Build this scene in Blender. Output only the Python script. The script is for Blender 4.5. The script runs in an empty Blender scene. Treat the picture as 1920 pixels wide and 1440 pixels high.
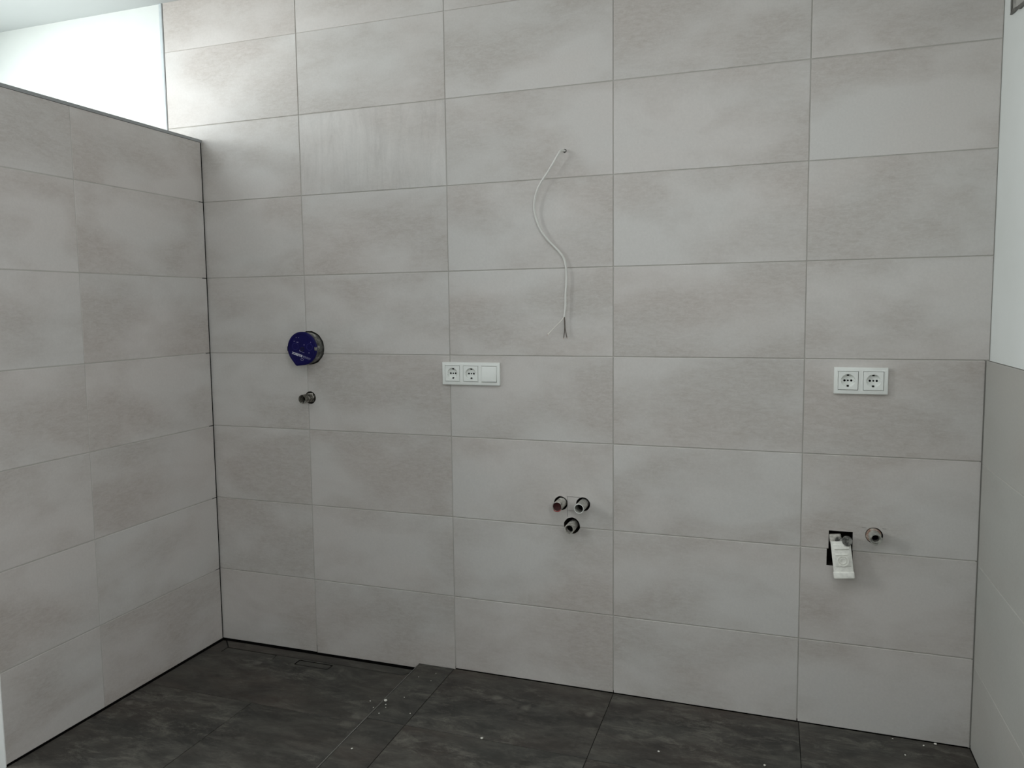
import bpy, bmesh, math, random
from mathutils import Vector, Matrix, noise

R = random.Random(7)
S = bpy.context.scene
COL = S.collection

# ---------------------------------------------------------------- camera
cam_d = bpy.data.cameras.new('camera')
cam = bpy.data.objects.new('camera', cam_d)
COL.objects.link(cam)
cam.location = (0.5075, -2.5655, 1.3776)
cam.rotation_euler = (1.4843, 0.0122, 0.3344)
cam_d.sensor_width = 36.0
cam_d.lens = 1439.3075 / 1920.0 * 36.0
cam_d.shift_x = 11.88 / 1920.0
cam_d.shift_y = -20.01 / 1920.0
cam_d.clip_start = 0.02
S.camera = cam

# ---------------------------------------------------------------- light
world = bpy.data.worlds.new('sky')
S.world = world
world.use_nodes = True
wn = world.node_tree.nodes['Background']
wn.inputs['Color'].default_value = (0.80, 0.90, 1.0, 1)
wn.inputs['Strength'].default_value = 1.0

XW = -2.88            # left wall of the room
YF = -4.20            # wall behind the camera
ZC = 2.604            # ceiling
XR = 1.105            # painted face of the right wall
UNSEEN_WIN1 = (-2.20, -0.90, 1.35, 2.52)      # unseen window added in the left wall for side light: y0, y1, z0, z1
UNSEEN_WIN2 = (-3.05, -2.20, 1.25, 2.40)      # unseen right-wall window added to brighten the partition: y0, y1, z0, z1
UNSEEN_ROOF1 = (-2.72, -1.98, -1.20, -0.36)   # unseen roof window added to light over the partition: x0, x1, y0, y1
UNSEEN_ROOF2 = (-0.60, 0.90, -2.15, -1.15)    # unseen roof window added as fill over the middle of the room


def area(name, loc, rot, sx, sy, power, color):
    d = bpy.data.lights.new(name, 'AREA')
    d.shape = 'RECTANGLE'
    d.size = sx
    d.size_y = sy
    d.energy = power
    d.color = color
    o = bpy.data.objects.new(name, d)
    o.location = loc
    o.rotation_euler = rot
    COL.objects.link(o)
    return o


area('unseen_left_window_light', (XW - 0.05, (UNSEEN_WIN1[0] + UNSEEN_WIN1[1]) / 2, (UNSEEN_WIN1[2] + UNSEEN_WIN1[3]) / 2), (0, -math.pi / 2, 0),
     UNSEEN_WIN1[3] - UNSEEN_WIN1[2], UNSEEN_WIN1[1] - UNSEEN_WIN1[0], 55, (0.965, 1.0, 0.985))  # this and the next three lights fill added, unseen openings
area('unseen_right_window_light', (XR + 0.05, (UNSEEN_WIN2[0] + UNSEEN_WIN2[1]) / 2, (UNSEEN_WIN2[2] + UNSEEN_WIN2[3]) / 2), (0, math.pi / 2, 0),
     UNSEEN_WIN2[3] - UNSEEN_WIN2[2], UNSEEN_WIN2[1] - UNSEEN_WIN2[0], 15.5, (1.0, 1.0, 1.0))
area('unseen_shower_roof_light', ((UNSEEN_ROOF1[0] + UNSEEN_ROOF1[1]) / 2, (UNSEEN_ROOF1[2] + UNSEEN_ROOF1[3]) / 2, ZC + 0.02), (0, 0, 0),
     UNSEEN_ROOF1[1] - UNSEEN_ROOF1[0], UNSEEN_ROOF1[3] - UNSEEN_ROOF1[2], 7.8, (0.94, 0.985, 1.0))
area('unseen_roof_light', ((UNSEEN_ROOF2[0] + UNSEEN_ROOF2[1]) / 2, (UNSEEN_ROOF2[2] + UNSEEN_ROOF2[3]) / 2, ZC + 0.02), (0, 0, 0),
     UNSEEN_ROOF2[1] - UNSEEN_ROOF2[0], UNSEEN_ROOF2[3] - UNSEEN_ROOF2[2], 5.6, (1.0, 0.985, 0.97))

S.view_settings.view_transform = 'Standard'
S.view_settings.look = 'None'
S.view_settings.exposure = 0.2
S.view_settings.gamma = 1.0
S.view_settings.use_curve_mapping = False
S.cycles.max_bounces = 10
S.cycles.diffuse_bounces = 6

# ---------------------------------------------------------------- helpers


def srgb(*c):
    return tuple(((x / 255.0) / 12.92 if x / 255.0 <= 0.04045 else ((x / 255.0 + 0.055) / 1.055) ** 2.4) for x in c) + (1,)


class MB:
    def __init__(self):
        self.v = []
        self.f = []

    def add(self, vs, fs):
        n = len(self.v)
        self.v += [tuple(p) for p in vs]
        self.f += [tuple(i + n for i in f) for f in fs]
        return self

    def box(self, x0, x1, y0, y1, z0, z1):
        vs = [(x, y, z) for x in (x0, x1) for y in (y0, y1) for z in (z0, z1)]
        return self.add(vs, [(0, 1, 3, 2), (4, 6, 7, 5), (0, 4, 5, 1), (2, 3, 7, 6), (0, 2, 6, 4), (1, 5, 7, 3)])

    def tube(self, pts, r, seg=10, caps=True):
        pts = [Vector(p) for p in pts]
        rs = r if isinstance(r, (list, tuple)) else [r] * len(pts)
        rings = []
        t0 = (pts[1] - pts[0]).normalized()
        nrm = t0.orthogonal().normalized()
        for i, p in enumerate(pts):
            a = pts[max(i - 1, 0)]
            b = pts[min(i + 1, len(pts) - 1)]
            t = (b - a).normalized()
            nrm = (nrm - t * nrm.dot(t)).normalized()
            bi = t.cross(nrm)
            rings.append([p + (nrm * math.cos(2 * math.pi * k / seg) + bi * math.sin(2 * math.pi * k / seg)) * rs[i] for k in range(seg)])
        vs = [q for rg in rings for q in rg]
        fs = []
        for i in range(len(pts) - 1):
            for k in range(seg):
                a = i * seg + k
                b = i * seg + (k + 1) % seg
                fs.append((a, b, b + seg, a + seg))
        if caps:
            fs.append(tuple(range(seg))[::-1])
            fs.append(tuple((len(pts) - 1) * seg + k for k in range(seg)))
        return self.add(vs, fs)

    def lathe(self, prof, cx, cz, seg=40, wob=None):
        """revolve (r, y) profile about the horizontal axis through (cx, cz); the axis runs along y"""
        vs = []
        fs = []
        for i, (r, y) in enumerate(prof):
            for k in range(seg):
                a = 2 * math.pi * k / seg
                rr = r * (wob(a, i) if wob else 1)
                vs.append((cx + rr * math.cos(a), y, cz + rr * math.sin(a)))
        for i in range(len(prof) - 1):
            for k in range(seg):
                a = i * seg + k
                b = i * seg + (k + 1) % seg
                fs.append((a, b, b + seg, a + seg))
        n = len(prof) - 1
        fs.append(tuple(n * seg + k for k in range(seg)))
        return self.add(vs, fs)

    def mesh(self, name, mats=()):
        m = bpy.data.meshes.new(name)
        m.from_pydata(self.v, [], self.f)
        for x in mats:
            m.materials.append(x)
        b = bmesh.new()
        b.from_mesh(m)
        bmesh.ops.recalc_face_normals(b, faces=b.faces)
        b.to_mesh(m)
        b.free()
        return m

    def build(self, name, mat, parent=None, loc=(0, 0, 0), smooth=False, rot=(0, 0, 0)):
        m = self.mesh(name, mat if isinstance(mat, (list, tuple)) else [mat])
        return link(name, m, parent, loc, smooth, rot)


def link(name, m, parent=None, loc=(0, 0, 0), smooth=False, rot=(0, 0, 0)):
    o = bpy.data.objects.new(name, m)
    COL.objects.link(o)
    if parent:
        o.parent = parent
    o.location = loc
    o.rotation_euler = rot
    if smooth:
        for p in m.polygons:
            p.use_smooth = True
        try:
            m.set_sharp_from_angle(angle=math.radians(38))
        except Exception:
            pass
    return o


def thing(name, label, cat, loc, group=None):
    o = bpy.data.objects.new(name, None)
    o.empty_display_size = 0.05
    COL.objects.link(o)
    o.location = loc
    o['label'] = label
    o['category'] = cat
    if group:
        o['group'] = group
    return o


def tag(o, label, cat, group=None):
    o['label'] = label
    o['category'] = cat
    if group:
        o['group'] = group
    return o


def struct(o):
    o['kind'] = 'structure'
    return o


def bevel_box(x0, x1, y0, y1, z0, z1, w, seg=2):
    b = bmesh.new()
    bmesh.ops.create_cube(b, size=1)
    for v in b.verts:
        v.co = ((x0 + x1) / 2 + v.co.x * (x1 - x0), (y0 + y1) / 2 + v.co.y * (y1 - y0), (z0 + z1) / 2 + v.co.z * (z1 - z0))
    bmesh.ops.bevel(b, geom=list(b.edges), offset=w, segments=seg, affect='EDGES', profile=0.5)
    return b


def bm_obj(name, b, mats, parent=None, loc=(0, 0, 0), rot=(0, 0, 0), smooth=True):
    m = bpy.data.meshes.new(name)
    b.to_mesh(m)
    b.free()
    for x in (mats if isinstance(mats, (list, tuple)) else [mats]):
        m.materials.append(x)
    return link(name, m, parent, loc, smooth, rot)


def boolean(o, cutters, parent_matrix=None):
    """subtract cutter objects (linked, world space) from o; o must not have transformed parents"""
    for c in cutters:
        md = o.modifiers.new('cut', 'BOOLEAN')
        md.operation = 'DIFFERENCE'
        md.solver = 'EXACT'
        md.object = c
        try:
            md.material_mode = 'TRANSFER'
        except Exception:
            pass
    bpy.context.view_layer.update()
    dg = bpy.context.evaluated_depsgraph_get()
    nm = bpy.data.meshes.new_from_object(o.evaluated_get(dg))
    nm.name = o.name
    o.modifiers.clear()
    o.data = nm
    return o


# ---------------------------------------------------------------- materials


def mat_base(name, rough=0.5, spec=0.5, metal=0.0):
    m = bpy.data.materials.new(name)
    m.use_nodes = True
    nt = m.node_tree
    b = nt.nodes['Principled BSDF']
    b.inputs['Roughness'].default_value = rough
    b.inputs['Metallic'].default_value = metal
    b.inputs['Specular IOR Level'].default_value = spec
    return m, nt, b


def N(nt, t, **kw):
    n = nt.nodes.new(t)
    for k, v in kw.items():
        setattr(n, k, v)
    return n


def coords(nt, scale, rnd=True):
    tc = N(nt, 'ShaderNodeTexCoord')
    mp = N(nt, 'ShaderNodeMapping')
    mp.inputs['Scale'].default_value = scale
    nt.links.new(tc.outputs['Object'], mp.inputs['Vector'])
    if rnd:
        oi = N(nt, 'ShaderNodeObjectInfo')
        mu = N(nt, 'ShaderNodeVectorMath', operation='SCALE')
        mu.inputs[0].default_value = (37.0, 91.0, 53.0)
        nt.links.new(oi.outputs['Random'], mu.inputs['Scale'])
        nt.links.new(mu.outputs[0], mp.inputs['Location'])
    return mp.outputs[0]


def noise_tex(nt, vec, scale, detail=4, rough=0.6, dist=0.0):
    n = N(nt, 'ShaderNodeTexNoise')
    n.inputs['Scale'].default_value = scale
    n.inputs['Detail'].default_value = detail
    n.inputs['Roughness'].default_value = rough
    n.inputs['Distortion'].default_value = dist
    nt.links.new(vec, n.inputs['Vector'])
    return n.outputs['Fac']


def ramp(nt, fac, stops):
    r = N(nt, 'ShaderNodeValToRGB')
    e = r.color_ramp.elements
    e[0].position, e[0].color = stops[0]
    e[1].position, e[1].color = stops[-1]
    for p, c in stops[1:-1]:
        x = e.new(p)
        x.color = c
    nt.links.new(fac, r.inputs['Fac'])
    return r.outputs['Color']


def mix(nt, fac, a, b, mode='MIX'):
    m = N(nt, 'ShaderNodeMix', data_type='RGBA', blend_type=mode)
    if isinstance(fac, float):
        m.inputs[0].default_value = fac
    else:
        nt.links.new(fac, m.inputs[0])
    for i, x in ((6, a), (7, b)):
        if isinstance(x, tuple):
            m.inputs[i].default_value = x
        else:
            nt.links.new(x, m.inputs[i])
    return m.outputs[2]


def bump(nt, b, fac, strength, dist):
    n = N(nt, 'ShaderNodeBump')
    n.inputs['Strength'].default_value = strength
    n.inputs['Distance'].default_value = dist
    nt.links.new(fac, n.inputs['Height'])
    nt.links.new(n.outputs[0], b.inputs['Normal'])


def g(v):
    return (v, v, v, 1)


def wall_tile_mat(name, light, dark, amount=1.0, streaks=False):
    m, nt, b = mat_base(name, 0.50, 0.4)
    v = coords(nt, (1.0, 1.0, 1.9))
    big = noise_tex(nt, v, 2.3, 3, 0.5, 0.25)
    patch = ramp(nt, big, [(0.40, g(1.0)), (0.60, g(0.0))])
    # speckled, sideways drawn grain that gathers in the patches
    fine = noise_tex(nt, coords(nt, (1.0, 1.0, 3.0)), 34.0, 9, 0.82, 0.5)
    gr = ramp(nt, fine, [(0.36, g(1.0)), (0.60, g(0.0))])
    msk = mix(nt, 1.0, patch, gr, 'MULTIPLY')
    soft = mix(nt, 0.62, msk, mix(nt, 1.0, patch, g(0.42), 'MULTIPLY'))
    sc = mix(nt, 1.0, soft, g(amount), 'MULTIPLY')
    col = mix(nt, sc, light, dark)
    tint = noise_tex(nt, v, 1.5, 3, 0.5, 0.2)
    tcol = ramp(nt, tint, [(0.40, (0.99, 1.0, 0.998, 1)), (0.60, (1.0, 0.985, 0.976, 1))])
    col = mix(nt, 1.0, col, tcol, 'MULTIPLY')
    gs = noise_tex(nt, coords(nt, (1, 1, 1)), 150.0, 3, 0.7)
    col = mix(nt, 1.0, col, ramp(nt, gs, [(0.3, g(0.965)), (0.7, g(1.03))]), 'MULTIPLY')
    oi = N(nt, 'ShaderNodeObjectInfo')
    tone = ramp(nt, oi.outputs['Random'], [(0.0, g(0.985)), (1.0, g(1.01))])
    col = mix(nt, 1.0, col, tone, 'MULTIPLY')
    if streaks:
        # dried wipe marks and their sheen, painted as lighter and darker streaks
        w = noise_tex(nt, coords(nt, (5.0, 1.0, 0.8), False), 4.0, 5, 0.7, 0.9)
        col = mix(nt, 1.0, col, ramp(nt, w, [(0.34, g(0.90)), (0.50, g(1.0)), (0.70, g(1.07))]), 'MULTIPLY')
    nt.links.new(col, b.inputs['Base Color'])
    grain = noise_tex(nt, v, 260.0, 2, 0.6)
    bump(nt, b, grain, 0.12, 0.001)
    return m


M = {}
M['wall_tile'] = wall_tile_mat('beige_stone_tile', srgb(208, 204, 201), srgb(168, 158, 150))
M['wiped_tile'] = wall_tile_mat('beige_stone_tile_with_wipe_marks_and_sheen', srgb(208, 204, 201), srgb(168, 158, 150), 0.6, True)
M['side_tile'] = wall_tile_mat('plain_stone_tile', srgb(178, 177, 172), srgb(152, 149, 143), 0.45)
m, nt, b = mat_base('pale_grout', 0.85, 0.2)
v = coords(nt, (1, 1, 1), False)
nt.links.new(ramp(nt, noise_tex(nt, v, 9, 3), [(0.3, srgb(176, 173, 167)), (0.7, srgb(192, 189, 183))]), b.inputs['Base Color'])
M['grout'] = m

m, nt, b = mat_base('white_plaster_paint', 0.75, 0.25)
v = coords(nt, (1, 1, 1), False)
nt.links.new(ramp(nt, noise_tex(nt, v, 3, 4), [(0.3, srgb(222, 225, 222)), (0.7, srgb(228, 231, 229))]), b.inputs['Base Color'])
bump(nt, b, noise_tex(nt, v, 180, 3), 0.12, 0.001)
M['paint'] = m

m, nt, b = mat_base('anthracite_stone_tile', 0.46, 0.45)
v = coords(nt, (1.0, 2.0, 1.0))
big = noise_tex(nt, v, 3.0, 6, 0.65, 0.8)
col = ramp(nt, big, [(0.30, srgb(38, 37, 36)), (0.50, srgb(54, 53, 50)), (0.72, srgb(72, 70, 66))])
tint = noise_tex(nt, v, 2.0, 3, 0.5)
col = mix(nt, 1.0, col, ramp(nt, tint, [(0.40, (0.98, 1.0, 0.98, 1)), (0.68, (1.20, 0.98, 0.90, 1))]), 'MULTIPLY')
v2 = coords(nt, (1.0, 2.4, 1.0))
str_ = noise_tex(nt, v2, 9.0, 10, 0.84, 0.45)
mid = noise_tex(nt, v2, 5.5, 7, 0.72, 0.6)
col = mix(nt, ramp(nt, mid, [(0.45, g(0.0)), (0.66, g(0.55))]), col, srgb(88, 86, 80))
where = ramp(nt, noise_tex(nt, v2, 2.6, 3, 0.5), [(0.42, g(0.45)), (0.58, g(1.0))])
light_ = mix(nt, 1.0, ramp(nt, str_, [(0.49, g(0.0)), (0.66, g(0.85))]), where, 'MULTIPLY')
col = mix(nt, light_, col, srgb(114, 111, 103))
col = mix(nt, ramp(nt, str_, [(0.36, g(0.55)), (0.47, g(0.0))]), col, srgb(38, 37, 35))
vo = N(nt, 'ShaderNodeTexVoronoi', feature='F1')
vo.inputs['Scale'].default_value = 8.5
warp = N(nt, 'ShaderNodeVectorMath', operation='ADD')
wn_ = N(nt, 'ShaderNodeTexNoise')
wn_.inputs['Scale'].default_value = 14.0
wsc = N(nt, 'ShaderNodeVectorMath', operation='SCALE')
wsc.inputs['Scale'].default_value = 0.05
cc = coords(nt, (1, 1, 1))
nt.links.new(cc, wn_.inputs['Vector'])
nt.links.new(wn_.outputs['Color'], wsc.inputs[0])
nt.links.new(cc, warp.inputs[0])
nt.links.new(wsc.outputs[0], warp.inputs[1])
nt.links.new(warp.outputs[0], vo.inputs['Vector'])
spot = ramp(nt, vo.outputs['Distance'], [(0.08, g(0.32)), (0.20, g(0.0))])
sel = N(nt, 'ShaderNodeSeparateColor')
nt.links.new(vo.outputs['Color'], sel.inputs[0])
selr = ramp(nt, sel.outputs[0], [(0.66, g(0.0)), (0.72, g(1.0))])
col = mix(nt, mix(nt, 1.0, spot, selr, 'MULTIPLY'), col, srgb(134, 130, 122))
oi = N(nt, 'ShaderNodeObjectInfo')
col = mix(nt, 1.0, col, ramp(nt, oi.outputs['Random'], [(0.0, g(0.84)), (1.0, g(1.14))]), 'MULTIPLY')
nt.links.new(col, b.inputs['Base Color'])
nt.links.new(ramp(nt, str_, [(0.35, g(0.44)), (0.7, g(0.62))]), b.inputs['Roughness'])
bump(nt, b, noise_tex(nt, v, 40, 6, 0.7), 0.25, 0.002)
M['floor_tile'] = m


def plain(key, name, c, rough=0.5, spec=0.5, metal=0.0, var=0.06, scale=30):
    m, nt, b = mat_base(name, rough, spec, metal)
    v = coords(nt, (1, 1, 1), False)
    lo = tuple(max(0, x * (1 - var)) for x in c[:3]) + (1,)
    hi = tuple(min(1, x * (1 + var)) for x in c[:3]) + (1,)
    nt.links.new(ramp(nt, noise_tex(nt, v, scale, 4), [(0.3, lo), (0.7, hi)]), b.inputs['Base Color'])
    M[key] = m
    return m


plain('dark_joint', 'black_joint', srgb(16, 15, 14), 0.9, 0.1)
plain('sealing', 'grey_corner_sealing', srgb(140, 137, 132), 0.7, 0.3)
plain('floor_grout', 'dark_grout', srgb(34, 33, 31), 0.85, 0.2)
plain('concrete', 'dark_screed', srgb(38, 36, 34), 0.95, 0.1)
plain('cavity', 'drilled_plasterboard', srgb(52, 46, 40), 0.95, 0.1, var=0.4, scale=60)
plain('steel', 'brushed_edge_steel', srgb(140, 139, 134), 0.45, 0.5, 0.6)
plain('trim_grey', 'grey_edge_profile', srgb(150, 152, 152), 0.5, 0.4, 0.0)
plain('end_white', 'bright_white_edge_profile', srgb(250, 250, 249), 0.35, 0.5, var=0.0)
plain('trim_white', 'white_edge_profile', srgb(196, 203, 206), 0.4, 0.4)
plain('plastic', 'white_socket_plastic', srgb(238, 240, 236), 0.32, 0.5, var=0.01)
plain('hole', 'socket_hole_black', srgb(6, 6, 6), 0.8, 0.1)
plain('clip', 'earth_contact_metal', srgb(70, 68, 64), 0.35, 0.5, 0.9)
plain('cable', 'white_cable_sheath', srgb(220, 219, 214), 0.45, 0.4, var=0.05)
plain('wire_white', 'pale_wire', srgb(232, 228, 220), 0.5)
plain('wire_dark', 'grey_brown_wire', srgb(92, 84, 76), 0.5)
plain('copper', 'bare_copper', srgb(150, 96, 62), 0.4, 0.5, 0.9)
plain('blue', 'dark_blue_plastic', srgb(7, 2, 74), 0.5, 0.22, var=0.15, scale=20)
plain('blue_dark', 'navy_plastic', srgb(6, 6, 34), 0.45, 0.4)
plain('blue_line', 'faded_blue_print', srgb(48, 48, 118), 0.5, 0.4)
plain('print', 'white_print', srgb(216, 216, 226), 0.6, 0.3)
plain('print_dim', 'thin_grey_print', srgb(150, 150, 176), 0.6, 0.3)
plain('pencil', 'pencil_graphite', srgb(92, 90, 86), 0.8, 0.1)
plain('crumb', 'white_plaster_crumb', srgb(225, 222, 214), 0.9, 0.1)
plain('rust_red', 'red_thread_plug', srgb(52, 8, 10), 0.6, 0.4, var=0.4, scale=120)
plain('red_drip', 'red_plastic_lip', srgb(176, 84, 80), 0.45, 0.4, var=0.2)
plain('conduit', 'white_moulded_plastic', srgb(240, 239, 232), 0.55, 0.4, var=0.10, scale=90)


plain('ceiling', 'matt_ceiling_paint', srgb(203, 206, 206), 0.85, 0.2, var=0.01, scale=3)


def dirty(key, name, a, bcol, c, metal, rough=0.45, scale=55):
    m, nt, b = mat_base(name, rough, 0.5, metal)
    v = coords(nt, (1, 1, 1), True)
    f = noise_tex(nt, v, scale, 5, 0.7, 0.8)
    nt.links.new(ramp(nt, f, [(0.34, a), (0.50, bcol), (0.66, c)]), b.inputs['Base Color'])
    nt.links.new(ramp(nt, f, [(0.35, g(0.35)), (0.65, g(0.8))]), b.inputs['Roughness'])
    bump(nt, b, f, 0.5, 0.002)
    M[key] = m


dirty('dirty_grey', 'mortar_smeared_grey_plastic', srgb(34, 34, 32), srgb(92, 92, 87), srgb(176, 174, 168), 0.0, 0.4, 42)
dirty('dirty_metal', 'mortar_smeared_brass', srgb(30, 28, 24), srgb(92, 88, 78), srgb(214, 211, 203), 0.2, 0.4, 75)
dirty('galv', 'dull_galvanised_steel', srgb(120, 120, 114), srgb(168, 167, 160), srgb(206, 204, 196), 0.3)
dirty('galv_mortar', 'mortar_covered_pipe', srgb(96, 94, 88), srgb(176, 172, 164), srgb(214, 211, 204), 0.0)
dirty('copper_mortar', 'reddish_mortar', srgb(120, 62, 44), srgb(168, 140, 124), srgb(200, 194, 184), 0.0)
dirty('rough_plaster', 'grey_patch_plaster', srgb(110, 109, 106), srgb(158, 157, 152), srgb(180, 179, 174), 0.0, 0.9, 18)
dirty('rough_dark', 'torn_grey_edge', srgb(62, 61, 58), srgb(96, 95, 90), srgb(134, 132, 128), 0.0, 0.9, 40)

# ---------------------------------------------------------------- room shell
TB = 0.0012      # tile edge bevel
TT = 0.0080      # tile thickness
JW = 0.0030      # joint width


def frame_axes(plane):
    return {'back': (Vector((1, 0, 0)), Vector((0, 0, 1)), Vector((0, -1, 0))),
            'left': (Vector((0, 1, 0)), Vector((0, 0, 1)), Vector((1, 0, 0))),
            'right': (Vector((0, 1, 0)), Vector((0, 0, 1)), Vector((-1, 0, 0))),
            'floor': (Vector((1, 0, 0)), Vector((0, 1, 0)), Vector((0, 0, 1)))}[plane]


_cache = {}


def poly_tile(name, plane, pts, origin_n, mat, parent, lip=0.0003, thick=TT, bev=TB, share=True):
    """one tile; pts = convex outline (u, v) on the plane, counter-clockwise; its own bevelled edge and thickness"""
    U, V, Nn = frame_axes(plane)
    cu = sum(p[0] for p in pts) / len(pts)
    cv = sum(p[1] for p in pts) / len(pts)
    key = (plane, mat.name, thick, bev, tuple((round(p[0] - cu, 4), round(p[1] - cv, 4)) for p in pts))
    me = _cache.get(key) if share else None
    if me is None:
        n = len(pts)
        loc = [Vector((p[0] - cu, p[1] - cv)) for p in pts]
        ins = []
        for i in range(n):
            a, bb, c = loc[i - 1], loc[i], loc[(i + 1) % n]
            d1 = (bb - a).normalized()
            d2 = (c - bb).normalized()
            n1 = Vector((-d1.y, d1.x))
            n2 = Vector((-d2.y, d2.x))
            k = bev / max(0.2, 1 + n1.dot(n2))
            ins.append(bb + (n1 + n2) * k)
        mb = MB()
        vs = [U * p.x + V * p.y for p in ins]
        vs += [U * p.x + V * p.y - Nn * bev * 0.8 for p in loc]
        vs += [U * p.x + V * p.y - Nn * thick for p in loc]
        fs = [tuple(range(n)), tuple(2 * n + i for i in range(n))[::-1]]
        for i in range(n):
            j = (i + 1) % n
            fs.append((i, i + n, j + n, j))
            fs.append((i + n, i + 2 * n, j + 2 * n, j + n))
        mb.add(vs, fs)
        me = mb.mesh(name, [mat])
        if share:
            _cache[key] = me
    o = link(name, me, parent, tuple(U * cu + V * cv + Nn * (origin_n + R.uniform(-lip, lip))))
    return o


def rect(u0, u1, v0, v1, j=JW):
    h = j / 2
    return [(u0 + h, v0 + h), (u1 - h, v0 + h), (u1 - h, v1 - h), (u0 + h, v1 - h)]


# rows and columns of the tiling
ZR = [0.301, 0.6037, 0.9052, 1.2044, 1.5067, 1.8097, 2.1116, 2.4117]
JX = [-1.2066, -0.6012, -0.0009, 0.6026]
XRT = 1.0959       # tiled face of the right wall
XL = -1.6627       # tiled face of the shower partition
XE = -1.8245       # left edge of the tiling on the back wall

# cutters for everything that comes out of the back wall
cutters = {}


def cyl_cutter(key, cx, cz, r, depth=0.085):
    mb = MB()
    seg = 32
    jag = [1 + R.uniform(-0.02, 0.02) for _ in range(seg)]
    vs = []
    for y in (-0.03, depth):
        for k in range(seg):
            a = 2 * math.pi * k / seg
            vs.append((cx + r * jag[k] * math.cos(a), y, cz + r * jag[k] * math.sin(a)))
    fs = [tuple(range(seg))[::-1], tuple(range(seg, 2 * seg))]
    for k in range(seg):
        fs.append((k, (k + 1) % seg, (k + 1) % seg + seg, k + seg))
    mb.add(vs, fs)
    cutters[key] = (mb.build('cutter', M['cavity']), cx - r * 1.03, cx + r * 1.03, cz - r * 1.03, cz + r * 1.03)


def box_cutter(key, x0, x1, z0, z1, depth=0.085):
    mb = MB().box(x0, x1, -0.03, depth, z0, z1)
    cutters[key] = (mb.build('cutter', M['cavity']), x0, x1, z0, z1)


PIPES = dict(blue=(-1.193, 1.228, 0.0660), p1=(-1.197, 1.033, 0.0245), pl=(-0.1876, 0.6868, 0.0248),
             pr=(-0.1070, 0.6888, 0.0248), pb=(-0.1475, 0.6098, 0.0290), pw=(0.8135, 0.6585, 0.0250), cable=(-0.1662, 1.8990, 0.0062))
for k, (x, z, r) in PIPES.items():
    cyl_cutter(k, x, z, r, 0.05 if k == 'cable' else 0.085)
box_cutter('r1', 0.6841, 0.7535, 0.600, 0.6640)
box_cutter('r2', 0.6795, 0.7545, 0.5515, 0.6045)

# --- back wall
wall_back = struct(MB().box(XW - 0.15, XR + 0.15, 0.0092, 0.14, -0.06, ZC + 0.02).build('wall_back', [M['paint'], M['cavity']]))
struct(MB().box(XW - 0.15, -1.8425, 0.0030, 0.0092, -0.03, ZC).build('painted_plaster', M['paint'], wall_back))
gp = MB().box(XE, XR - 0.0005, 0.0021, 0.0090, 0.0300, ZC).build('grout', M['grout'], wall_back)
cols = [XE] + JX + [XR - 0.0008]
MB().box(1.0900, XRT, 0.0006, 0.0060, 0.0215, 1.2045).build('corner_sealing', M['sealing'], wall_back)
rows_z = [None] + ZR + [ZC + 0.004]


def tiles_back():
    out = []
    for c in range(len(cols) - 1):
        x0, x1 = cols[c], cols[c + 1]
        for r in range(len(rows_z) - 1):
            z1 = rows_z[r + 1]
            if r == 0:
                if x1 < -0.7:
                    out.append((x0, x1, -0.0005, z1))
                elif x0 < -0.75:        # column that straddles the floor step
                    out.append((x0, x1, -0.0005, z1))
                else:
                    out.append((x0, x1, 0.0212, z1))
            else:
                out.append((x0, x1, rows_z[r], z1))
    return out


def r_top(z):      # the uppermost joint is tight
    return abs(z - ZR[7]) < 0.001


for (x0, x1, z0, z1) in tiles_back():
    pts = rect(x0, XRT - 0.0006 if (x1 > 1.0 and z1 < 1.25) else x1, z0, z1)
    if r_top(z1):
        pts[2] = (pts[2][0], z1 - 0.0006)
        pts[3] = (pts[3][0], z1 - 0.0006)
    if r_top(z0):
        pts[0] = (pts[0][0], z0 + 0.0006)
        pts[1] = (pts[1][0], z0 + 0.0006)
    if z0 < 0:
        pts[0] = (pts[0][0], -0.001)
        pts[1] = (pts[1][0], 0.001)
    hit = [c for c in cutters.values() if c[1] < x1 and c[2] > x0 and c[3] < z1 and c[4] > z0]
    wiped = abs(x0 - JX[0]) < 0.01 and abs(z0 - ZR[5]) < 0.01
    o = poly_tile('tile', 'back', pts, 0.0, M['wiped_tile' if wiped else 'wall_tile'], wall_back, lip=0.0002, share=not hit)
    if hit:
        boolean(o, [c[0] for c in hit])
boolean(gp, [c[0] for c in cutters.values()])
boolean(wall_back, [c[0] for c in cutters.values()])
for c in cutters.values():
    me = c[0].data
    bpy.data.objects.remove(c[0])
# white edge profile beside the last column
tr = struct(MB().box(-1.8415, -1.8300, -0.0008, 0.0100, -0.02, ZC).build('trim_1', M['trim_white']))
MB().box(-1.8298, -1.8262, -0.0002, 0.0060, -0.02, ZC).build('profile_lip', M['trim_grey'], tr)
# dark foot of the wall behind the lowest tiles
MB().box(XE, XR - 0.001, 0.0060, 0.0091, -0.03, 0.0300).build('open_foot_joint', M['dark_joint'], wall_back)
# pencil marks round the pipe openings
pm = MB()
for (x0, x1, z0, z1) in [(-0.166, -0.117, 0.7120, 0.7128), (-0.1640, -0.1632, 0.640, 0.712), (-0.162, -0.136, 0.6624, 0.6631),
                         (0.7785, 0.7905, 0.6814, 0.6821), (0.836, 0.8474, 0.6814, 0.6821)]:
    MB().box(x0, x1, -0.0006, -0.0001, z0, z1).build('pencil_line', M['pencil'], wall_back)

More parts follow.
